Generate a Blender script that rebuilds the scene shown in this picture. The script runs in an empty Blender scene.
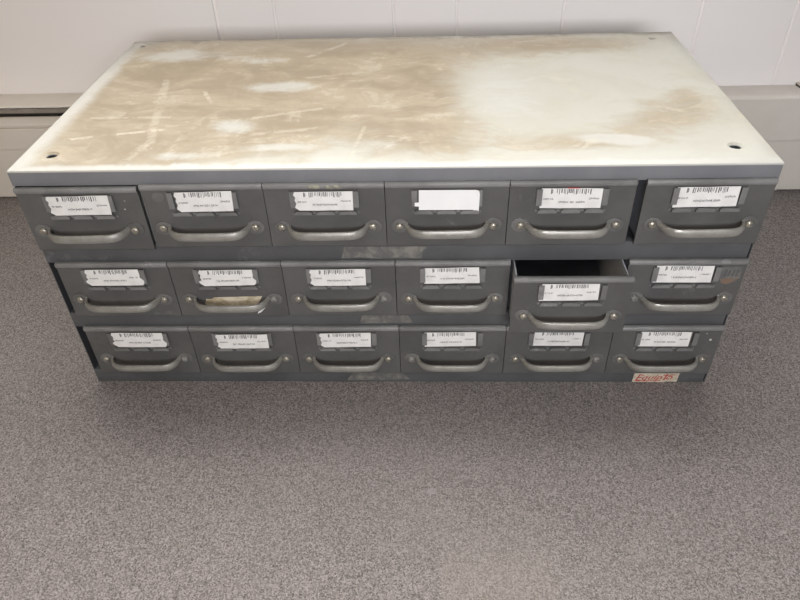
import bpy, bmesh, math, random
from mathutils import Vector, Matrix
C = bpy.context.scene.collection
random.seed(7)
PI = math.pi

# ---------------------------------------------------------------- node helpers
class G:
    """tiny expression builder on a shader node tree"""
    def __init__(s, name, rough=.6, spec=.3, metal=0.0):
        s.m = bpy.data.materials.new(name); s.m.use_nodes = True
        s.t = s.m.node_tree; s.n = s.t.nodes; s.n.clear()
        s.out = s.n.new('ShaderNodeOutputMaterial'); s.b = s.n.new('ShaderNodeBsdfPrincipled')
        s.t.links.new(s.b.outputs[0], s.out.inputs[0])
        s.b.inputs['Roughness'].default_value = rough
        s.b.inputs['Specular IOR Level'].default_value = spec
        s.b.inputs['Metallic'].default_value = metal
        s.tc = s.n.new('ShaderNodeTexCoord'); s._xyz = None
    def put(s, sock, v):
        if isinstance(v, (int, float)): sock.default_value = v
        elif isinstance(v, tuple): sock.default_value = (*v, 1) if len(v) == 3 and sock.type == 'RGBA' else v
        else: s.t.links.new(v, sock)
    def math(s, op, a, b=0.0, clamp=False):
        k = s.n.new('ShaderNodeMath'); k.operation = op; k.use_clamp = clamp
        s.put(k.inputs[0], a); s.put(k.inputs[1], b); return k.outputs[0]
    def add(s, *v):
        r = v[0]
        for q in v[1:]: r = s.math('ADD', r, q)
        return r
    def mul(s, *v):
        r = v[0]
        for q in v[1:]: r = s.math('MULTIPLY', r, q)
        return r
    def sub(s, a, b): return s.math('SUBTRACT', a, b)
    def xyz(s):
        if s._xyz is None:
            k = s.n.new('ShaderNodeSeparateXYZ'); s.t.links.new(s.tc.outputs['Object'], k.inputs[0]); s._xyz = k.outputs
        return s._xyz
    def coords(s, scale=(1, 1, 1), rot=(0, 0, 0), loc=(0, 0, 0)):
        k = s.n.new('ShaderNodeMapping'); k.inputs['Scale'].default_value = scale
        k.inputs['Rotation'].default_value = rot; k.inputs['Location'].default_value = loc
        s.t.links.new(s.tc.outputs['Object'], k.inputs[0]); return k.outputs[0]
    def noise(s, scale, detail=3, rough=.5, dist=0, vec=None):
        k = s.n.new('ShaderNodeTexNoise'); k.inputs['Scale'].default_value = scale
        k.inputs['Detail'].default_value = detail; k.inputs['Roughness'].default_value = rough
        k.inputs['Distortion'].default_value = dist
        s.t.links.new(vec if vec is not None else s.tc.outputs['Object'], k.inputs['Vector']); return k.outputs[0]
    def ramp(s, v, lo, hi, a=0.0, b=1.0, smooth=True):
        k = s.n.new('ShaderNodeMapRange'); k.interpolation_type = 'SMOOTHSTEP' if smooth else 'LINEAR'
        s.put(k.inputs[0], v)
        for i, q in enumerate((lo, hi, a, b)): k.inputs[i + 1].default_value = q
        return k.outputs[0]
    def gauss(s, x0, y0, sx, sy):
        X = s.xyz()
        a = s.math('POWER', s.math('ABSOLUTE', s.mul(s.sub(X[0], x0), 1 / sx)), 2)
        b = s.math('POWER', s.math('ABSOLUTE', s.mul(s.sub(X[1], y0), 1 / sy)), 2)
        return s.math('EXPONENT', s.mul(s.add(a, b), -1))
    def mix(s, f, a, b):
        k = s.n.new('ShaderNodeMix'); k.data_type = 'RGBA'; k.clamp_factor = True
        s.put(k.inputs[0], f); s.put(k.inputs[6], a); s.put(k.inputs[7], b); return k.outputs[2]
    def color(s, c): s.put(s.b.inputs['Base Color'], c)
    def rough(s, c): s.put(s.b.inputs['Roughness'], c)
    def bump(s, h, strength=.3, dist=.002):
        k = s.n.new('ShaderNodeBump'); k.inputs['Strength'].default_value = strength
        k.inputs['Distance'].default_value = dist; s.put(k.inputs['Height'], h)
        s.t.links.new(k.outputs[0], s.b.inputs['Normal'])

def lin(r, g, b):
    f = lambda c: (c / 255 / 12.92) if c / 255 <= .04045 else ((c / 255 + .055) / 1.055) ** 2.4
    return (f(r), f(g), f(b))

# ---------------------------------------------------------------- materials
def mat_paint(name, base, var=.12, rough=.5, wear=True):
    g = G(name, rough, .35)
    oi = g.n.new('ShaderNodeObjectInfo'); va = g.n.new('ShaderNodeVectorMath'); va.operation = 'ADD'
    cmb = g.n.new('ShaderNodeCombineXYZ')
    for i, q in enumerate((11.3, 7.7, 17.1)): g.put(cmb.inputs[i], g.mul(oi.outputs['Random'], q))
    g.t.links.new(g.tc.outputs['Object'], va.inputs[0]); g.t.links.new(cmb.outputs[0], va.inputs[1])
    V = va.outputs[0]; _n = g.noise; g.noise = lambda *a: _n(*(list(a) + [3, .5, 0][len(a) - 1:]), vec=V)
    n = g.noise(14, 4, .6); n2 = g.noise(160, 3, .6)
    dark = tuple(c * (1 - var) for c in base); light = tuple(min(1, c * (1 + var)) for c in base)
    c = g.mix(g.ramp(n, .3, .7), dark, light)
    if wear:
        chips = g.ramp(g.mul(g.noise(70, 5, .7), g.ramp(g.noise(9, 2), .45, .7)), .52, .56)
        c = g.mix(g.mul(chips, .35), c, tuple(min(1, q * 1.9) for q in base))
        smut = g.ramp(g.noise(26, 5, .7, .6), .56, .75)
        c = g.mix(g.mul(smut, .3), c, tuple(q * .55 for q in base))
    g.color(c); g.rough(g.ramp(n2, .3, .7, rough - .06, rough + .1)); g.bump(n2, .08, .0008)
    return g.m
GREY = (.112, .111, .108)
M_paint = mat_paint('grey enamel', GREY)
M_paint_case = mat_paint('grey enamel case', (.094, .096, .100))
M_inside = mat_paint('dark inner steel', (.075, .08, .088), wear=False)
M_hem = mat_paint('grey enamel lit edge', (.200, .199, .196), .22, .42)  # lighter than the fronts: light from above painted onto the rolled hem
M_holder = mat_paint('grey enamel lit tabs', (.180, .179, .176), .25, .42)  # lighter grey puts the lit faces of the tabs into the colour

g = G('worn handle metal', .4, .5, .25)
n = g.noise(35, 4, .65); n2 = g.noise(120, 3)
c = g.mix(g.ramp(n, .3, .7), (.25, .24, .215), (.37, .36, .33))
c = g.mix(g.mul(g.ramp(n2, .55, .75), .5), c, (.20, .165, .12))
g.color(c); g.rough(g.ramp(n, .3, .7, .3, .5)); M_handle = g.m
g = G('bright screw', .32, .5, .6); g.color(g.mix(g.ramp(g.noise(200, 3), .4, .6), (.40, .375, .32), (.27, .25, .21))); M_screw = g.m
g = G('painted screw', .5, .4, .1); g.color(g.mix(g.ramp(g.noise(200, 3), .4, .6), (.24, .235, .22), (.15, .14, .135))); M_screw_dull = g.m

g = G('label paper', .75, .2); g.color(g.mix(g.ramp(g.noise(60, 3), .35, .7), (.83, .82, .80), (.74, .73, .71))); M_card = g.m
g = G('blank card', .6, .3); g.color(g.mix(g.ramp(g.noise(30, 2), .35, .7), (.93, .93, .92), (.88, .88, .88))); M_blank = g.m
g = G('label ink', .8, .1); g.color((.15, .15, .155)); M_ink = g.m
g = G('faint label ink', .8, .1); g.color((.17, .17, .175)); M_ink2 = g.m
g = G('red ink', .8, .1); g.color((.55, .10, .10)); M_red = g.m
g = G('old sticker paper', .8, .2)
c = g.mix(g.ramp(g.noise(45, 5, .7, .5), .38, .62), (.66, .60, .47), (.38, .31, .20)); g.color(c); M_scrap = g.m
g = G('maker sticker paper', .7, .2); g.color(g.mix(g.ramp(g.noise(90, 4, .7), .4, .65), (.62, .55, .44), (.47, .40, .30))); M_maker = g.m
g = G('maker sticker red', .7, .2); g.color(g.mix(g.ramp(g.noise(150, 3), .35, .7), (.47, .05, .045), (.40, .09, .07))); M_makerred = g.m
g = G('tape residue', .6, .3)
n = g.noise(55, 5, .7, .4)
g.color(g.mix(g.ramp(n, .42, .68), (.125, .124, .122), (.235, .225, .20))); g.bump(n, .6, .001); M_residue = g.m
g = G('rust residue', .7, .2); n = g.noise(70, 5, .7, .4)
g.color(g.mix(g.ramp(n, .4, .65), (.17, .145, .125), (.21, .135, .095))); M_rust = g.m
g = G('pale chip', .6, .3); g.color(g.mix(g.noise(300, 2), (.6, .59, .55), (.5, .49, .45))); M_chip = g.m
g = G('yellowed chip', .6, .3); g.color(g.mix(g.ramp(g.noise(200, 3), .4, .6), (.36, .34, .26), (.22, .215, .20))); M_ychip = g.m
g = G('dark scuff', .6, .3); g.color(g.mix(g.noise(250, 3), (.085, .083, .08), (.13, .128, .125))); M_scuff = g.m

# weathered cream top, grey flanges
def mat_top():
    g = G('weathered cream top', .4, .4)
    X = g.xyz()
    n1 = g.noise(6, 5, .62, 1.2); n2 = g.noise(19, 6, .68, .8); n3 = g.noise(48, 5, .7, 1.0)
    # brushed, swirling smears: noise stretched one way, bent by another noise
    warp = g.n.new('ShaderNodeTexNoise'); warp.inputs['Scale'].default_value = 7; warp.inputs['Detail'].default_value = 2
    g.t.links.new(g.tc.outputs['Object'], warp.inputs['Vector'])
    vm = g.n.new('ShaderNodeVectorMath'); vm.operation = 'MULTIPLY_ADD'; g.t.links.new(warp.outputs['Color'], vm.inputs[0])
    vm.inputs[1].default_value = (.12, .12, 0); g.t.links.new(g.tc.outputs['Object'], vm.inputs[2])
    def sm(sx, sy, rz, det=4, ro=.6):
        k = g.n.new('ShaderNodeMapping'); k.inputs['Scale'].default_value = (sx, sy, 1); k.inputs['Rotation'].default_value = (0, 0, rz)
        g.t.links.new(vm.outputs[0], k.inputs[0]); return g.noise(1, det, ro, .3, k.outputs[0])
    s1 = sm(7, 26, .15); s2 = sm(30, 9, -.3); s3 = sm(16, 60, -.25, 5, .65)
    cloud = g.add(g.mul(g.sub(n1, .5), 1.2), g.mul(g.sub(n2, .5), .7), g.mul(g.sub(s1, .5), 1.0), g.mul(g.sub(s3, .5), .7))
    f = g.add(g.mul(g.gauss(-.32, .17, .16, .28), 1.0), g.mul(g.gauss(-.13, .32, .22, .13), .75),
              g.mul(g.gauss(-.10, .15, .16, .11), .66), g.mul(g.gauss(-.25, .36, .24, .09), .5),
              g.mul(g.gauss(.24, .385, .15, .05), .80), g.mul(g.gauss(.31, .11, .07, .085), .60),
              g.mul(g.gauss(.05, .06, .13, .06), .42), g.mul(g.gauss(.385, .20, .04, .09), .45),
              g.mul(g.gauss(.05, .15, .06, .10), .38), g.mul(g.gauss(.01, .28, .08, .12), .40), g.mul(g.gauss(.22, .05, .06, .03), .5))
    tan = g.ramp(g.add(f, g.mul(cloud, .62)), .20, .78)
    cream = g.mix(g.ramp(n1, .35, .65), (.525, .517, .455), (.485, .468, .395))
    tanc = g.mix(g.ramp(g.add(s1, g.mul(g.sub(n2, .5), .8)), .3, .7), (.280, .210, .125), (.400, .322, .215))
    c = g.mix(g.mul(tan, .86), cream, tanc)
    # rubbed lighter smears inside the stain, darker drips
    smear = g.mul(g.ramp(g.add(g.mul(s2, .5), g.mul(s3, .5)), .52, .60), g.ramp(n1, .42, .62))
    c = g.mix(g.mul(smear, .42), c, (.60, .56, .46))
    smear2 = g.mul(g.ramp(g.add(g.mul(s1, .5), g.mul(n3, .5)), .53, .58), g.ramp(n2, .48, .6))
    c = g.mix(g.mul(smear2, .35), c, (.61, .57, .47))
    edge = g.mul(g.ramp(tan, .25, .5), g.ramp(tan, .5, .8, 1, 0), g.ramp(n2, .45, .65))
    c = g.mix(g.mul(edge, .35), c, (.42, .33, .225))
    pf = g.add(g.gauss(-.165, .235, .065, .026), g.gauss(-.34, .365, .09, .032), g.mul(g.gauss(-.195, .112, .04, .026), .95),
               g.mul(g.gauss(.14, .21, .10, .15), .7), g.mul(g.gauss(.285, .055, .035, .018), 1.0), g.mul(g.gauss(.245, .065, .03, .012), .9),
               g.mul(g.gauss(-.02, .055, .05, .025), .7), g.mul(g.gauss(-.25, .03, .05, .014), .8), g.mul(g.gauss(-.13, .05, .06, .012), .8), g.mul(g.gauss(-.20, .34, .05, .02), .6))
    pale = g.ramp(g.add(pf, g.mul(cloud, .85), g.mul(g.sub(n3, .5), .5)), .36, .95)
    c = g.mix(g.mul(pale, .72), c, (.575, .580, .545))
    # single wipe marks and scratches
    P2 = g.add(X[0], g.mul(g.sub(n2, .5), .010)); Q2 = g.add(X[1], g.mul(g.sub(n3, .5), .010))
    for (xa, ya), (xb, yb), w, al in (((-.403, .076), (-.275, .104), .0032, .75), ((-.33, .275), (-.283, .041), .0055, .40), ((-.397, .140), (-.279, .139), .003, .40),
            ((-.146, .34), (-.077, .417), .0045, .5), ((-.21, .122), (-.081, .164), .0035, .45), ((-.265, .228), (-.239, .179), .0028, .55),
            ((-.135, .267), (-.037, .286), .0035, .35), ((-.305, .01), (-.29, .073), .006, .35), ((-.032, .11), (-.042, .015), .0025, .45),
            ((.007, .065), (.031, .075), .003, .3), ((-.176, .084), (-.074, .103), .004, .4), ((.208, .034), (.247, .063), .006, .5), ((.328, .155), (.371, .132), .004, .4)):
        L = math.hypot(xb - xa, yb - ya); ux, uy = (xb - xa) / L, (yb - ya) / L
        u = g.add(g.mul(P2, ux), g.mul(Q2, uy), -(xa * ux + ya * uy)); v = g.math('ABSOLUTE', g.add(g.mul(P2, -uy), g.mul(Q2, ux), xa * uy - ya * ux))
        m = g.mul(g.ramp(v, w * .5, w * 1.4, 1, 0), g.ramp(u, 0, .012), g.ramp(u, L - .012, L, 1, 0), g.ramp(n3, .38, .55))
        c = g.mix(g.mul(m, al), c, (.62, .575, .47))
    wob = g.mul(g.sub(n2, .5), .035)
    le = g.ramp(g.add(X[0], wob), -.424, -.402, 1, 0); fe = g.ramp(g.add(X[1], g.mul(wob, .6)), .003, .014, 1, 0)
    c = g.mix(g.mul(g.math('MAXIMUM', le, fe), .85), c, (.60, .595, .555))
    lsm = g.mul(g.ramp(X[0], -.428, -.412, 1, 0), g.ramp(X[1], .20, .40), g.ramp(s2, .45, .55))
    c = g.mix(g.mul(lsm, .5), c, (.36, .345, .315))
    # grime toward the back edge
    be = g.ramp(g.add(X[1], g.mul(g.sub(n2, .5), .10)), .33, .455)
    c = g.mix(g.mul(be, .42), c, (.33, .30, .255))
    be2 = g.mul(g.ramp(g.add(X[1], g.mul(g.sub(n2, .5), .045)), .424, .434), g.ramp(n1, .40, .55))
    c = g.mix(g.mul(be2, .75), c, (.20, .175, .145))
    corner = g.mul(g.gauss(-.415, .425, .03, .03), g.ramp(n3, .35, .6))
    c = g.mix(g.mul(corner, .7), c, (.21, .195, .175))
    grey = g.mix(g.ramp(g.noise(18, 4, .6), .3, .7), (.185, .190, .203), (.215, .218, .230))
    c = g.mix(g.ramp(X[2], .3375, .3388), grey, c)
    g.color(c); g.rough(g.add(g.ramp(tan, 0, 1, .31, .42), g.mul(g.sub(n2, .5), .15)))
    g.bump(s1, .03, .0006)
    return g.m
M_top = mat_top()

g = G('wall paint', .55, .3)
n = g.noise(3, 3); n2 = g.noise(90, 3)
g.color(g.mix(g.ramp(n, .3, .7), (.90, .865, .85), (.875, .84, .825))); g.bump(n2, .05, .001); M_wall = g.m
g = G('heater enamel', .45, .4); n = g.noise(6, 4, .6)
g.color(g.mix(g.ramp(n, .3, .7), (.79, .74, .67), (.73, .68, .61))); M_heat = g.m
g = G('heater damper', .5, .3); n = g.noise(25, 4, .6)
g.color(g.mix(g.ramp(n, .3, .7), (.26, .235, .20), (.36, .325, .28))); M_damp = g.m
g = G('heater dark inside', .7, .2); g.color(g.mix(g.noise(30, 3), (.10, .09, .08), (.15, .135, .12))); M_hin = g.m

def mat_carpet():
    g = G('grey mauve carpet', .95, .08)
    X = g.xyz()
    big = g.noise(2.2, 4, .6); mid = g.noise(16, 4, .65)
    fine = g.noise(580, 5, .85); fine2 = g.noise(900, 3, .8)
    ribs = g.noise(1, 2, .5, 0, g.coords((420, 90, 1)))
    vo = g.n.new('ShaderNodeTexVoronoi'); vo.inputs['Scale'].default_value = 640; g.t.links.new(g.tc.outputs['Object'], vo.inputs['Vector'])
    sv = g.n.new('ShaderNodeSeparateColor'); g.t.links.new(vo.outputs['Color'], sv.inputs[0])
    v = g.add(g.mul(fine, .50), g.mul(fine2, .25), g.mul(ribs, .10), g.mul(sv.outputs[0], .15))
    c = g.mix(g.ramp(v, .39, .61, smooth=False), (.082, .070, .066), (.41, .372, .356))
    c = g.mix(g.ramp(sv.outputs[1], .88, .97, 0, .45), c, (.07, .06, .058))
    c = g.mix(g.ramp(sv.outputs[2], .93, .99, 0, .28), c, (.50, .45, .42))
    c = g.mix(g.mul(g.ramp(g.noise(480, 2), .58, .70), .45), c, (.40, .345, .30))
    c = g.mix(g.mul(g.ramp(mid, .4, .75), .10), c, (.12, .105, .10))
    band = g.mul(g.ramp(g.add(X[0], g.mul(g.sub(big, .5), .02)), .058, .064), g.ramp(X[0], .16, .22, 1, 0), g.ramp(X[1], -.30, -.20, 1, 0))
    c = g.mix(g.mul(band, .22), c, (.36, .32, .28))
    blot = g.mul(g.ramp(big, .48, .70), .22)
    c = g.mix(blot, c, (.30, .27, .255))
    for x, y, r, a in ((.050, -.184, .0055, .5), (.228, -.144, .0065, .35), (.0385, -.186, .004, .25)):
        d = g.math('SQRT', g.add(g.math('POWER', g.sub(X[0], x), 2), g.math('POWER', g.sub(X[1], y), 2)))
        c = g.mix(g.mul(g.ramp(g.add(d, g.mul(g.sub(fine, .5), .003)), r * .75, r * 1.15, 1, 0), a), c, (.36, .335, .325))
    g.color(c); g.bump(g.add(fine, g.mul(fine2, .5)), .55, .003)
    return g.m
M_carpet = mat_carpet()

# ---------------------------------------------------------------- mesh helpers
def to_obj(name, bm, mats, parent=None, loc=(0, 0, 0), rot=(0, 0, 0), smooth=35):
    bmesh.ops.recalc_face_normals(bm, faces=bm.faces)
    if smooth:
        for f in bm.faces: f.smooth = True
        for e in bm.edges:
            e.smooth = not (len(e.link_faces) == 2 and e.calc_face_angle(0) > math.radians(smooth))
    me = bpy.data.meshes.new(name); bm.to_mesh(me); bm.free()
    for m in (mats if isinstance(mats, (list, tuple)) else [mats]): me.materials.append(m)
    return inst(name, me, parent, loc, rot)
def inst(name, me, parent=None, loc=(0, 0, 0), rot=(0, 0, 0)):
    o = bpy.data.objects.new(name, me); C.objects.link(o)
    o.parent = parent; o.location = loc; o.rotation_euler = rot
    return o
def box(bm, x0, x1, y0, y1, z0, z1, bev=0, mi=0):
    r = bmesh.ops.create_cube(bm, size=1); vs = r['verts']
    for v in vs:
        v.co = Vector((x0 + (v.co.x + .5) * (x1 - x0), y0 + (v.co.y + .5) * (y1 - y0), z0 + (v.co.z + .5) * (z1 - z0)))
    fs = set(f for v in vs for f in v.link_faces)
    if bev:
        es = set(e for v in vs for e in v.link_edges)
        q = bmesh.ops.bevel(bm, geom=list(es) + vs, offset=bev, segments=2, affect='EDGES', profile=.5)
        fs = set(f for f in fs if f.is_valid) | set(q['faces'])
    for f in fs:
        if f.is_valid: f.material_index = mi
def extrude_x(bm, prof, x0, x1, mi=0, closed=True, xs=None):
    """prof: list of (y,z); swept along x"""
    xs = xs or [x0, x1]
    rings = [[bm.verts.new((x, y, z)) for y, z in prof] for x in xs]
    n = len(prof)
    for a, b in zip(rings, rings[1:]):
        for i in range(n if closed else n - 1):
            j = (i + 1) % n
            f = bm.faces.new((a[i], a[j], b[j], b[i])); f.material_index = mi
    if closed:
        for r in (rings[0], rings[-1]):
            f = bm.faces.new(r); f.material_index = mi
def poly_y(bm, pts, y0, y1, mi=0):
    """outline in x,z extruded from y0 (front) to y1"""
    a = [bm.verts.new((x, y0, z)) for x, z in pts]; b = [bm.verts.new((x, y1, z)) for x, z in pts]
    f = bm.faces.new(a); f.material_index = mi
    f = bm.faces.new(list(reversed(b))); f.material_index = mi
    for i in range(len(pts)):
        j = (i + 1) % len(pts)
        f = bm.faces.new((a[i], b[i], b[j], a[j])); f.material_index = mi
def quad_y(bm, x0, x1, z0, z1, y, mi, sk=0):
    f = bm.faces.new([bm.verts.new(p) for p in ((x0, y, z0), (x1, y, z0), (x1 + sk, y, z1), (x0 + sk, y, z1))]); f.material_index = mi
def empty(name, loc=(0, 0, 0)):
    o = bpy.data.objects.new(name, None); C.objects.link(o); o.location = loc; o.empty_display_size = .05
    return o

W2, D, H = .432, .4388, .3404

# ---------------------------------------------------------------- setting
WALL_Y = .588
bm = bmesh.new(); box(bm, -2.6, 2.6, -2.6, WALL_Y + .03, -.05, 0)
fl = to_obj('floor', bm, M_carpet, smooth=0); fl['kind'] = 'structure'; fl['label'] = 'grey mauve low pile carpet floor'
# panelled wall with routed grooves
gro = [-2.4, -2.28, -2.1, -1.96, -1.76, -1.57, -1.45, -1.22, -1.06, -.93, -.335, -.228, -.0144, .098, .287, .528, .691, .83, .98, 1.2, 1.34, 1.5, 1.72, 1.9, 2.02, 2.3]
prof = [(-2.6, 0)]
for k, x in enumerate(gro):
    w = .0015 if x > -.3 else .0021
    d = .0022 if x > -.3 else .0034
    prof += [(x - w - .0015, 0), (x - w, d * .75), (x, d), (x + w, d * .75), (x + w + .0015, 0)]
prof += [(2.6, 0), (2.6, .05), (-2.6, .05)]
bm = bmesh.new()
a = [bm.verts.new((x, WALL_Y + y, 0)) for x, y in prof]; b = [bm.verts.new((x, WALL_Y + y, 2.4)) for x, y in prof]
for i in range(len(prof)):
    j = (i + 1) % len(prof); bm.faces.new((a[i], a[j], b[j], b[i]))
bm.faces.new(a); bm.faces.new(b)
wl = to_obj('wall_back', bm, M_wall, smooth=20); wl['kind'] = 'structure'; wl['label'] = 'off-white wall of vertical grooved panelling'

# baseboard heater along the wall
ht = empty('baseboard_heater', (0, .555, 0))
ht['label'] = 'long cream metal baseboard heater along the wall behind the cabinet'; ht['category'] = 'heater'
def hpart(name, bm, m, **k):
    o = to_obj(name, bm, m, ht, smooth=12, **k); o.location = (0, -.555, 0); return o
for x0, x1 in ((-2.2, .42), (.7345, 2.2)):
    bm = bmesh.new()
    extrude_x(bm, [(.587, .1940), (.587, .1965), (.526, .1990), (.5215, .1980), (.5205, .1955), (.5222, .1950), (.526, .1965)], x0, x1)
    hpart('top_cover', bm, M_heat)
    bm = bmesh.new()   # front panel: rolled lip, shadow line, flat face, inward foot
    extrude_x(bm, [(.537, .167), (.534, .1730), (.530, .1728), (.5200, .1640), (.5190, .1620), (.5192, .1590), (.5215, .1578), (.5270, .1576), (.5270, .1538), (.5215, .1536),
                   (.5205, .1522), (.5212, .112), (.5225, .108), (.5255, .003), (.5300, .003), (.5270, .110), (.5290, .151), (.5300, .165)], x0, x1)
    hpart('front_panel', bm, M_heat)
    bm = bmesh.new(); box(bm, x0, x1, .535, .5375, .1785, .1880, .0008)
    hpart('damper', bm, M_damp)
    bm = bmesh.new(); box(bm, x0, x1, .572, .587, .01, .1945)
    hpart('back_panel', bm, M_hin)
bm = bmesh.new()
extrude_x(bm, [(.587, .012), (.587, .1905), (.525, .1972), (.5200, .1960), (.5180, .1925), (.5185, .112), (.5198, .108), (.5245, .002), (.530, .002)], .4195, .7335)
o = hpart('joint_cover', bm, M_heat); o['label'] = 'plain cream sleeve over the heater joint, without a slot'

# ---------------------------------------------------------------- cabinet
cab = empty('parts_cabinet', (0, 0, 0))
cab['label'] = 'grey steel eighteen-drawer parts cabinet with stained cream top, on carpet'; cab['category'] = 'cabinet'

bm = bmesh.new()
t = .0016
box(bm, -W2 + .0005, -W2 + t, 0, D - .002, 0, .3225); box(bm, W2 - t, W2 - .0005, 0, D - .002, 0, .3225)
box(bm, -W2 + t, W2 - t, D - .004, D - .002, 0, .3225)
box(bm, -W2 + t, W2 - t, .012, D - .004, .004, .006)
for z0, z1 in ((.0, .0235), (.1055, .1285), (.2120, .2375)):
    box(bm, -W2 + .0005, W2 - .0030, -.0004, .014, z0 if z0 == 0 else z0 - .001, z1, .0011)
for z in (.1275, .2365):
    box(bm, -W2 + t, W2 - t, .010, D - .004, z - .0012, z)
case = to_obj('case', bm, [M_paint_case, M_inside], cab)
me = case.data
for p in me.polygons:      # inner faces get the darker blue-grey
    c, nn = p.center, p.normal
    if c.y > .02 and not (abs(c.x) > W2 - .001 and abs(nn.x) > .5) and not c.y > D - .0025: p.material_index = 1

# folded top sheet with four screw holes
bm = bmesh.new()
box(bm, -.4326, .4326, -.0022, D, .3205, H, .0013)
top = to_obj('top_panel', bm, M_top, cab, smooth=40); top['label'] = 'weathered cream painted top with tan stains'
cut = bmesh.new()
for x, y, r in ((-.397, .037, .0062), (.395, .040, .0062), (.3948, .4094, .0045), (-.4115, .4162, .0045)):
    prof = [(0, H + .004), (r * 1.55, H + .004), (r * 1.55, H + .0001), (r * .95, H - .0028), (r * .92, H - .012), (0, H - .012)]
    n = 20; rings = []
    for pr, pz in prof:
        if pr == 0: rings.append([cut.verts.new((x, y, pz))])
        else: rings.append([cut.verts.new((x + pr * math.cos(2 * PI * i / n), y + pr * .9 * math.sin(2 * PI * i / n), pz)) for i in range(n)])
    for a, b in zip(rings, rings[1:]):
        for i in range(n):
            j = (i + 1) % n
            if len(a) == 1: cut.faces.new((a[0], b[i], b[j]))
            elif len(b) == 1: cut.faces.new((a[i], b[0], a[j]))
            else: cut.faces.new((a[i], b[i], b[j], a[j]))
co = to_obj('hole_cutter', cut, M_inside, smooth=0)
mod = top.modifiers.new('holes', 'BOOLEAN'); mod.operation = 'DIFFERENCE'; mod.object = co; mod.solver = 'EXACT'
bpy.context.view_layer.update()
nm = bpy.data.meshes.new_from_object(top.evaluated_get(bpy.context.evaluated_depsgraph_get()))
top.modifiers.clear(); top.data = nm
bpy.data.objects.remove(co)
nm.materials.append(M_inside)
for p in nm.polygons:
    c = p.center
    if c.z < H - .0032 and -.001 < c.y - .0 and c.y < D - .01 and abs(c.x) < .425 and c.z > .322 and c.y > .01: p.material_index = len(nm.materials) - 1

# ---- shared drawer meshes
HW = .0698; FH = .0870
def drawer_mesh():
    bm = bmesh.new()
    fr = [(0, -FH), (-.0026, -FH), (-.0036, -FH + .001), (-.0040, -FH + .0025), (-.0040, -.0088), (-.0044, -.0078), (-.0056, -.0068), (-.0064, -.0052),
          (-.0066, -.0036), (-.0061, -.0016), (-.0049, -.0004), (-.0032, 0), (0, -.0005)]
    extrude_x(bm, fr, -HW, HW, 0, xs=[-HW, -HW + .0006, HW - .0006, HW])
    for v in bm.verts:                      # soften the ends of the rolled hem
        if abs(v.co.x) > HW - .0003 and v.co.z > -.0085 and v.co.y < -.0041: v.co.y = v.co.y * .8 - .0008
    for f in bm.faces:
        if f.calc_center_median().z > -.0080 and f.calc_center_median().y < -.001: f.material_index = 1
    w, dp, th = .0660, .405, .0011
    for s in (-1, 1):                       # tray sides with a swept-up front
        x0, x1 = sorted((s * w, s * (w - th)))
        pts = [(0, -.0845), (0, -.0042), (.03, -.0048), (dp, -.0048), (dp, -.0845)]
        a = [bm.verts.new((x0, y, z)) for y, z in pts]; b = [bm.verts.new((x1, y, z)) for y, z in pts]
        for q in (a, b): bm.faces.new(q).material_index = 2
        for i in range(5):
            j = (i + 1) % 5; bm.faces.new((a[i], a[j], b[j], b[i])).material_index = 2
    box(bm, -w + th, w - th, .0002, dp, -.0845, -.0834, 0, 2)
    box(bm, -w + th, w - th, dp - th, dp, -.0834, -.0048, 0, 2)
    bmesh.ops.recalc_face_normals(bm, faces=bm.faces)
    for f in bm.faces: f.smooth = True
    for e in bm.edges: e.smooth = not (len(e.link_faces) == 2 and e.calc_face_angle(0) > .6)
    me = bpy.data.meshes.new('drawer'); bm.to_mesh(me); bm.free()
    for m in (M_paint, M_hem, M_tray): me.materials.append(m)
    return me
M_tray = mat_paint('brightened tray enamel', (.58, .60, .64), wear=False)  # far paler than the fronts, colour makes up for light missing inside
DRAWER = drawer_mesh()

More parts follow.
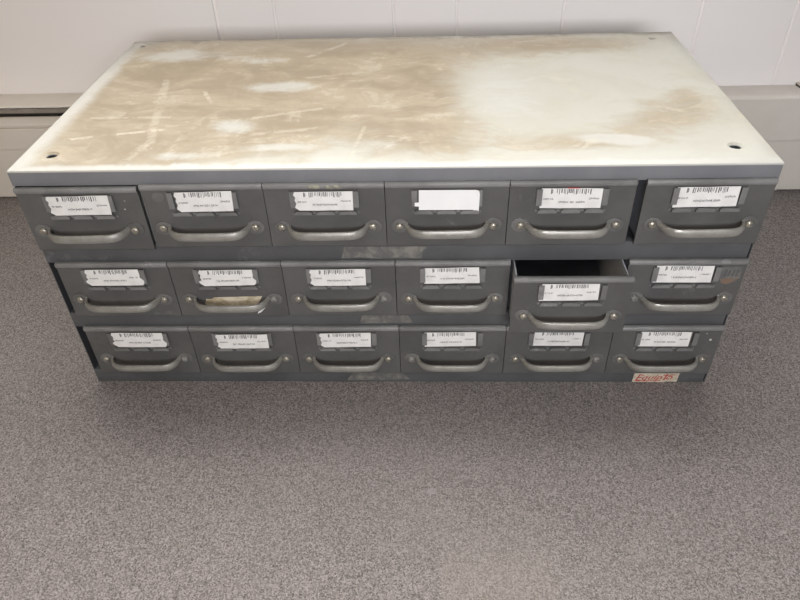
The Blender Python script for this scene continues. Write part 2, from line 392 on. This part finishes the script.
def handle_mesh(seed):
    """bow pull: screw plates at both ends, flat strap bowed out toward the viewer"""
    r = random.Random(seed); bm = bmesh.new()
    zc = -.0575
    half = [(.0470, -.0046), (.0458, -.0085), (.0442, -.0125), (.0418, -.0168), (.0380, -.0203), (.0330, -.0225), (.0265, -.0235), (.0130, -.0239)]
    path = [(-x, y) for x, y in half] + [(0, -.0240)] + [(x, y) for x, y in reversed(half)]
    n = len(path); rings = []
    for i, (x, y) in enumerate(path):
        p0 = Vector(path[max(0, i - 1)]); p1 = Vector(path[min(n - 1, i + 1)])
        tg = (p1 - p0).normalized(); no = Vector((tg.y, -tg.x))        # outward
        s = abs(i - (n - 1) / 2) / ((n - 1) / 2)
        hh = .0050 if s < .55 else .0050 - (s - .55) * .0026
        th = .0019; drop = -.0012 * (1 - s * s)
        ring = []
        for a, b in ((-1, -.8), (-.45, -1.0), (.45, -1.0), (1, -.8), (1, .35), (.55, 1.0), (0, 1.25), (-.55, 1.0), (-1, .35)):
            q = Vector((x, y)) + no * b * th
            ring.append(bm.verts.new((q.x, min(q.y, -.0041) if s > .9 else q.y, zc + a * hh + drop)))
        rings.append(ring)
    for a, b in zip(rings, rings[1:]):
        for i in range(len(a)):
            j = (i + 1) % len(a); bm.faces.new((a[i], a[j], b[j], b[i])).material_index = 0
    bm.faces.new(rings[0]); bm.faces.new(rings[-1])
    for s in (-1, 1):                        # rounded foot plates under the screws
        k = 20; loops = []
        for rr, yy in ((.0098, -.0040), (.0096, -.0048), (.0082, -.0053)):
            loops.append([bm.verts.new((s * .0545 + rr * math.cos(2 * PI * i / k) * (1.05), yy, zc - .0002 + rr * .95 * math.sin(2 * PI * i / k))) for i in range(k)])
        for a, b in zip(loops, loops[1:]):
            for i in range(k):
                j = (i + 1) % k; bm.faces.new((a[i], a[j], b[j], b[i])).material_index = 1
        bm.faces.new(loops[-1]).material_index = 1
        x0, x1 = sorted((s * .0445, s * .0545))
        box(bm, x0, x1, -.0052, -.0041, zc - .0045, zc + .0045, .0004, 1)
    bmesh.ops.recalc_face_normals(bm, faces=bm.faces)
    for f in bm.faces: f.smooth = True
    for e in bm.edges: e.smooth = not (len(e.link_faces) == 2 and e.calc_face_angle(0) > .75)
    me = bpy.data.meshes.new('handle'); bm.to_mesh(me); bm.free()
    me.materials.append(M_handle); me.materials.append(M_plate); return me
M_plate = mat_paint('grey enamel handle plate', (.128, .126, .122), .25, .42)
HANDLE = handle_mesh(1)

def screw_mesh(mat):
    bm = bmesh.new(); k = 16; loops = []
    for rr, yy in ((.0050, -.0050), (.0050, -.0060), (.0043, -.0074), (.0028, -.0084)):
        loops.append([bm.verts.new((rr * math.cos(2 * PI * i / k), yy, rr * math.sin(2 * PI * i / k))) for i in range(k)])
    for a, b in zip(loops, loops[1:]):
        for i in range(k):
            j = (i + 1) % k; bm.faces.new((a[i], a[j], b[j], b[i]))
    c = bm.verts.new((0, -.0087, 0))
    for i in range(k): bm.faces.new((loops[-1][i], loops[-1][(i + 1) % k], c))
    bmesh.ops.recalc_face_normals(bm, faces=bm.faces)
    for f in bm.faces: f.smooth = True
    me = bpy.data.meshes.new('screw'); bm.to_mesh(me); bm.free(); me.materials.append(mat); return me
SCREW = screw_mesh(M_screw); SCREW_D = screw_mesh(M_screw_dull)

def holder_mesh():
    """punched tabs of the card holder: three along the bottom, one each side"""
    bm = bmesh.new()
    poly_y(bm, [(-.0395, -.0398), (.0395, -.0398), (.0395, -.0372), (-.0395, -.0372)], -.0046, -.0038)
    for x in (-.0265, 0, .0265):
        w = .0108
        poly_y(bm, [(x - w, -.0395), (x + w, -.0395), (x + w * .98, -.0372), (x + w * .75, -.0352), (x - w * .75, -.0352), (x - w * .98, -.0372)], -.0088, -.0060)
        poly_y(bm, [(x - w, -.0398), (x + w, -.0398), (x + w, -.0386), (x - w, -.0386)], -.0070, -.0040)
    for s in (-1, 1):
        x0, x1 = sorted((s * .0335, s * .0395))
        poly_y(bm, [(x0, -.0305), (x1, -.0305), (x1, -.0105), (x1 - s * .0 , -.0095), (x0, -.0095)] if s > 0 else [(x0, -.0305), (x1, -.0305), (x1, -.0095), (x0, -.0095)], -.0074, -.0062)
        xo0, xo1 = sorted((s * .0385, s * .0400))
        poly_y(bm, [(xo0, -.0305), (xo1, -.0305), (xo1, -.0095), (xo0, -.0095)], -.0072, -.0040)
    bmesh.ops.recalc_face_normals(bm, faces=bm.faces)
    me = bpy.data.meshes.new('card_holder'); bm.to_mesh(me); bm.free(); me.materials.append(M_holder); return me
HOLDER = holder_mesh()

def label_bm(seed, corners, torn, over, red=False):
    """printed barcode label: bars cut off at the top edge, two short lines of type and a long one"""
    r = random.Random(seed); bm = bmesh.new()
    tl, tr, br, bl = [Vector(c) for c in corners]
    y = -.0078 if over else -.0060
    P = lambda u, v: (tl.lerp(tr, u)).lerp(bl.lerp(br, u), v)      # u right, v down
    pts = [P(0, 0)]
    pts += [P(q, .0 + r.uniform(-.01, .012)) for q in (.25, .5, .75)]
    pts += [P(1, 0)]
    if torn > 1: pts += [P(1.0, .35), P(.985, .52), P(1.045, .72), P(1.03, .9)]
    pts += [P(1, 1)] + [P(q, 1 + r.uniform(-.012, .012)) for q in (.7, .35)]
    if torn: pts += [P(.06, 1.0), P(.03, .93), P(-.01, .84), P(-.035 if torn > 1 else .01, .70), P(.02, .62), P(-.005, .45), P(.012, .3), P(-.02, .16)]
    else: pts += [P(0, 1)]
    poly_y(bm, [(p.x, p.y) for p in pts], y, y + .0004, 0)
    yi = y - .00012
    def rect(u0, u1, v0, v1, mi):
        f = bm.faces.new([bm.verts.new((q.x, yi, q.y)) for q in (P(u0, v0), P(u1, v0), P(u1, v1), P(u0, v1))]); f.material_index = mi
    u = .155; rect(u, u + .018, .03, .27, 1); rect(u + .022, u + .034, .06, .24, 1)
    u = .25
    while u < .80:
        w = r.choice((.008, .012, .019)); rect(u, u + w, .02, r.choice((.22, .25, .29)), 1); u += w + r.choice((.010, .014, .024))
    def words(u0, u1, v, h, mi, gap=.15):
        u = u0
        while u < u1 - .008:
            cw = .011
            if r.random() > gap:
                k = r.randrange(4)
                if k == 0: rect(u, u + cw * .8, v, v + h * .35, mi); rect(u + cw * .3, u + cw * .6, v + h * .35, v + h, mi)
                elif k == 1: rect(u, u + cw * .35, v, v + h, mi); rect(u + cw * .45, u + cw * .85, v + h * .6, v + h, mi)
                elif k == 2: rect(u, u + cw * .85, v + h * .3, v + h * .75, mi)
                else: rect(u, u + cw * .4, v + h * .1, v + h, mi); rect(u + cw * .5, u + cw * .8, v, v + h * .8, mi)
            u += cw * 1.12
    words(.04, .22, .48, .10, 2, .1); words(.79, .96, .45, .10, 2, .1)
    words(.30, .73, .63, .11, 2, .1)
    if red: rect(.42, .62, -.045, .0, 3)
    return bm

BX = {'11': (-.4305, -.2868), '12': (-.2835, -.1420), '13': (-.1412, -.0032), '14': (-.0024, .1374), '15': (.1382, .2783), '16': (.2890, .4300),
      '21': (-.4192, -.2778), '22': (-.2768, -.1356), '23': (-.1348, .0054), '24': (.0062, .1462), '25': (.1472, .2876), '26': (.2886, .4300),
      '31': (-.4172, -.2752), '32': (-.2744, -.1338), '33': (-.1330, .0070), '34': (.0078, .1484), '35': (.1492, .2880), '36': (.2888, .4290)}
LX = {'11': -.3590, '12': -.2130, '13': -.0720, '14': .0675, '15': .2085, '16': .3597, '21': -.3500, '22': -.2063, '23': -.0651, '24': .0764, '25': .2173,
      '26': .3595, '31': -.3472, '32': -.2040, '33': -.0629, '34': .0779, '35': .2180, '36': .3585}
ZT = {'1': .3232, '2': .2143, '3': .1083}
LB = {'11': [(-.0338, -.0095), (.0363, -.0086), (.0346, -.0341), (-.0347, -.0348)], '12': [(-.0296, -.0087), (.0355, -.0072), (.0338, -.0337), (-.0307, -.0344)],
      '13': [(-.0339, -.0094), (.0334, -.0090), (.0328, -.0339), (-.0344, -.0336)], '14': [(-.0316, -.0085), (.0367, -.0092), (.0366, -.0363), (-.0317, -.0343)],
      '15': [(-.0350, -.0087), (.0329, -.0095), (.0330, -.0347), (-.0354, -.0340)], '16': [(-.0362, -.0091), (.0315, -.0085), (.0325, -.0336), (-.0373, -.0348)],
      '21': [(-.0315, -.0085), (.0345, -.0079), (.0354, -.0325), (-.0340, -.0331)], '22': [(-.0315, -.0099), (.0341, -.0092), (.0342, -.0328), (-.0330, -.0345)],
      '23': [(-.0339, -.0098), (.0339, -.0087), (.0336, -.0339), (-.0353, -.0345)], '24': [(-.0354, -.0096), (.0318, -.0085), (.0336, -.0325), (-.0350, -.0331)],
      '25': [(-.0365, -.0080), (.0306, -.0079), (.0316, -.0320), (-.0382, -.0333)], '26': [(-.0364, -.0075), (.0310, -.0080), (.0318, -.0328), (-.0375, -.0326)],
      '31': [(-.0320, -.0074), (.0355, -.0075), (.0350, -.0328), (-.0331, -.0328)], '32': [(-.0341, -.0110), (.0344, -.0104), (.0343, -.0348), (-.0347, -.0358)],
      '33': [(-.0349, -.0088), (.0325, -.0075), (.0319, -.0326), (-.0349, -.0335)], '34': [(-.0370, -.0090), (.0306, -.0081), (.0316, -.0325), (-.0363, -.0342)],
      '35': [(-.0321, -.0072), (.0327, -.0073), (.0321, -.0324), (-.0337, -.0321)], '36': [(-.0341, -.0077), (.0305, -.0084), (.0307, -.0336), (-.0346, -.0332)]}
TORN = {'11': 1, '12': 1, '21': 2, '22': 2, '23': 1, '24': 0, '31': 2, '32': 1, '13': 1, '33': 1}
DULL = {'23': (0, 1), '34': (1, 1), '26': (1, 0), '31': (0, 1), '22': (0, 1), '35': (0, 1), '25': (0, 0), '11': (0, 0)}

for k in sorted(BX):
    row = k[0]; xa, xb = BX[k]; xc = (xa + xb) / 2
    y0, z0, rx = -.0015, ZT[row], 0.0
    if k == '11': z0 -= .0030
    if k == '25': y0, z0 = -.0345, ZT['2'] - .0014
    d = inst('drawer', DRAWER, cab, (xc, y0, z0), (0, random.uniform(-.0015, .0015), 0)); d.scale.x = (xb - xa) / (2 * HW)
    if k == '25': d['label'] = 'drawer pulled partly open'
    if k == '14': d['label'] = 'drawer with a blank white card'
    hd = inst('handle', HANDLE, d, (random.uniform(-.0008, .0008), 0, random.uniform(-.0008, .0008)), (0, random.uniform(-.012, .012), 0))
    dl = DULL.get(k, (0, 0))
    for s in (0, 1):
        sc = inst('screw', SCREW_D if dl[s] else SCREW, d, ((-1 + 2 * s) * .0545, 0, -.0577), (0, random.uniform(0, 3), 0))
    inst('card_holder', HOLDER, d)
    if k == '14':
        bm = bmesh.new()
        pts = [(-.0316, -.0085), (.0330, -.0088), (.0360, -.0103), (.0369, -.0140), (.0366, -.0363), (.0315, -.0363), (.030, -.0345), (-.0317, -.0343), (-.0317, -.0296), (-.0365, -.0293), (-.0365, -.0247), (-.0317, -.0244)]
        poly_y(bm, pts, -.0078, -.0074)
        o = to_obj('label_card', bm, M_blank, d, smooth=0); o['label'] = 'blank bright white card'
    else:
        over = k in ('11', '12', '13', '21', '22', '23', '31', '32', '33')
        to_obj('barcode_label', label_bm(int(k) * 13, [(q[0] + LX[k] - xc, q[1]) for q in LB[k]], TORN.get(k, 0), over, k == '15'), [M_card, M_ink, M_ink2, M_red], d, smooth=0)
    def patch(name, pts, mat, lab=None, y=-.0043):
        bm = bmesh.new(); poly_y(bm, pts, y, -.0039)
        o = to_obj(name, bm, mat, d, smooth=0)
        if lab: o['label'] = lab
    if k == '22':
        patch('torn_sticker', [(-.036, -.0660), (-.033, -.0580), (-.026, -.0585), (-.022, -.0555), (.0395, -.0535), (.035, -.0620), (.028, -.0720), (-.012, -.0740), (-.020, -.0735), (-.026, -.0750)], M_scrap, 'torn yellowed sticker remnant behind the handle')
        patch('sticker_scrap', [(.029, -.0830), (.0345, -.0800), (.0405, -.0730), (.0425, -.0680), (.038, -.0715), (.032, -.0775)], M_card, 'small white paper scrap')
    if k == '26':
        patch('faded_sticker', [(.0415, -.0300), (.0395, -.0115), (.0650, -.0105), (.0660, -.0270)], M_residue, 'faded sticker residue')
        patch('rust_stain', [(.0425, -.0285), (.0655, -.0275), (.060, -.0330), (.052, -.0370), (.045, -.0345)], M_rust, 'brown rust stain', -.0045)
        for q, sx in enumerate((.0455, .0500, .0545, .0590)):
            patch('sticker_mark', [(sx, -.0245), (sx + .0022, -.0245), (sx + .0034, -.0160), (sx + .0014, -.0155)], M_scuff, 'dark illegible mark', -.0047)
    if k == '15':
        patch('scuff', [(-.0600, -.0190), (-.0575, -.0160), (-.0545, -.0215), (-.0560, -.0250), (-.0580, -.0262)], M_scuff, 'small dark scuff')
        patch('scuff', [(-.0470, -.0165), (-.0440, -.0255), (-.0510, -.0250), (-.0460, -.0235)], M_scuff, 'small dark scuff')
    if k == '12':
        patch('scuff', [(-.0510 + .0075 * math.cos(a * .63), -.0165 + .0065 * math.sin(a * .63)) for a in range(10)], M_plate, 'pale round scuff')
    chips = {'36': [(.0575, -.0235, .0016), (.0505, -.0125, .0008)], '11': [(.052, -.018, .0006), (.0495, -.029, .0007)], '32': [], '35': []}.get(k, [])
    for cx, cz, cr in chips:
        patch('paint_chip', [(cx + cr * (1 + .3 * math.sin(a * 2.3)) * math.cos(a * .9), cz + cr * math.sin(a * .9)) for a in range(7)], M_chip, 'pale paint chip')
    if k == '13':
        for x0, x1 in ((-.018, -.004), (.004, .022)):
            bm = bmesh.new()
            extrude_x(bm, [(-.0056, -.0068), (-.0064, -.0052), (-.0066, -.0036), (-.0061, -.0016), (-.0063, -.0014), (-.0068, -.0036), (-.0066, -.0053), (-.0057, -.0070)], x0, x1)
            to_obj('paint_chip', bm, M_ychip, d, smooth=0)['label'] = 'yellowed chip on the rolled edge'

# stickers and residue on the case rails
def rail(name, pts, mat, lab=None, y=-.0007):
    bm = bmesh.new(); poly_y(bm, pts, y, -.0003); o = to_obj(name, bm, mat, cab, smooth=0)
    if lab: o['label'] = lab
    return o
rail('tape_residue', [(-.0600, .2158), (-.0555, .2330), (.0455, .2325), (.0435, .2290), (.0405, .2285), (.0380, .2150), (.010, .2158), (-.015, .2150), (-.035, .2168)], M_residue, 'old tape residue on the upper rail')
rail('tape_residue', [(-.0450, .1100), (-.0400, .1245), (.0200, .1240), (.0260, .1110)], M_residue, 'old tape residue on the lower rail')
rail('tape_residue', [(-.0700, .0030), (-.0600, .0180), (.0100, .0185), (.0200, .0050)], M_residue, 'old residue on the bottom rail')
mk = rail('maker_sticker', [(.3312, .0008), (.3318, .0168), (.3326, .0182), (.3640, .0179), (.3938, .0183), (.3930, .0120), (.3925, .0012), (.3780, .0020), (.3760, -.0000 + .0004)], M_maker, 'small cream sticker with red script lettering')
# red script lettering as curve strokes turned to mesh
tcu = bpy.data.curves.new('lettering', 'FONT'); tcu.body = 'Equip o'; tcu.size = .0172; tcu.shear = .42; tcu.extrude = .0001; tcu.offset = .00012
tcu.space_character = 1.02
to = bpy.data.objects.new('lettering_source', tcu); C.objects.link(to)
bpy.context.view_layer.update()
tme = bpy.data.meshes.new_from_object(to.evaluated_get(bpy.context.evaluated_depsgraph_get()))
bpy.data.objects.remove(to)
xs = [v.co.x for v in tme.vertices]; wx = max(xs) - min(xs); mx = min(xs)
tb = bmesh.new(); tb.from_mesh(tme)
for v in tb.verts:
    x = (v.co.x - mx) / wx; z = v.co.y / .0172
    big = 1.35 if x < .15 else 1.0
    v.co = Vector((.3345 + x * .0510, -.0009 + v.co.z * .5, (.0052 if big == 1.0 else .0035) + z * .0135 * big + x * .0012))
box(tb, .3345, .3700, -.0010, -.0008, .0030, .0040, 0, 0); poly_y(tb, [(.3728, .0050), (.3748, .0050), (.3782, .0168), (.3764, .0168)], -.0010, -.0008); poly_y(tb, [(.3718, .0132), (.3890, .0146), (.3888, .0156), (.3721, .0144)], -.0010, -.0008)
tb2 = to_obj('lettering', tb, M_makerred, mk, smooth=0); tb2['label'] = 'red slanted lettering'

# ---------------------------------------------------------------- light
wd = bpy.data.worlds.new('World'); bpy.context.scene.world = wd; wd.use_nodes = True
bg = wd.node_tree.nodes['Background']; bg.inputs[0].default_value = (1.0, .985, .97, 1); bg.inputs[1].default_value = .045
def area(name, loc, target, sx, sy, power, col, spread=180):
    l = bpy.data.lights.new(name, 'AREA'); l.shape = 'RECTANGLE'; l.size = sx; l.size_y = sy; l.energy = power; l.color = col; l.spread = math.radians(spread)
    o = bpy.data.objects.new(name, l); C.objects.link(o); o.location = loc
    o.rotation_euler = (Vector(target) - Vector(loc)).to_track_quat('-Z', 'Y').to_euler(); return o
area('window_light', (-.1, .583, 1.35), (-.1, -1, 1.35), 1.9, 1.34, 25, (1.0, .985, .95))
area('high_fill_light', (-.45, .583, 1.75), (-.45, -1, 1.05), 1.9, 1.4, 78, (1.0, .98, .95), 125)  # added lamp overlapping the window, lifts the floor and softens the shadow edge
area('overhead_fill_light', (0, -.3, 2.5), (0, -.3, 0), 2.0, 2.0, 8, (1.0, .98, .95))  # added overhead fill for the floor and upward faces
area('front_fill_light', (.3, -2.2, 1.02), (.24, .55, .60), 1.0, .6, 7.8, (.98, .975, 1.0), 70)  # unseen fill added in front for the wall and drawer fronts
area('floor_fill_light', (0, -1.5, 2.0), (0, -.85, 0), 1.1, .8, 3.7, (1.0, .96, .94), 46)  # added fill that brightens the near carpet
area('warm_fill_light', (-1.9, -1.3, 1.3), (-.7, .55, .45), .6, .6, 3.3, (1.0, .82, .60), 90)  # added warm fill to tint the left of the wall

# ---------------------------------------------------------------- camera
f, cx, cy, cz, pt, yw, rl = 683.066527, .0460017072, -.683459172, .700480986, .678162842, -.0528730382, -.0361595119
cp, sp = math.cos(pt), math.sin(pt); c_, s_ = math.cos(yw), math.sin(yw)
fw = Vector((s_ * cp, c_ * cp, -sp)); rt = Vector((c_, -s_, 0)); up = rt.cross(fw)
r2 = rt * math.cos(rl) + up * math.sin(rl); u2 = -rt * math.sin(rl) + up * math.cos(rl)
cam = bpy.data.cameras.new('Camera'); cam.sensor_width = 36; cam.lens = f * 36 / 800; cam.clip_start = .01
co = bpy.data.objects.new('Camera', cam); C.objects.link(co)
co.matrix_world = Matrix(((r2.x, u2.x, -fw.x, cx), (r2.y, u2.y, -fw.y, cy), (r2.z, u2.z, -fw.z, cz), (0, 0, 0, 1)))
sc = bpy.context.scene; sc.camera = co
sc.view_settings.view_transform = 'Standard'; sc.view_settings.look = 'None'
sc.view_settings.exposure = 0; sc.view_settings.gamma = 1
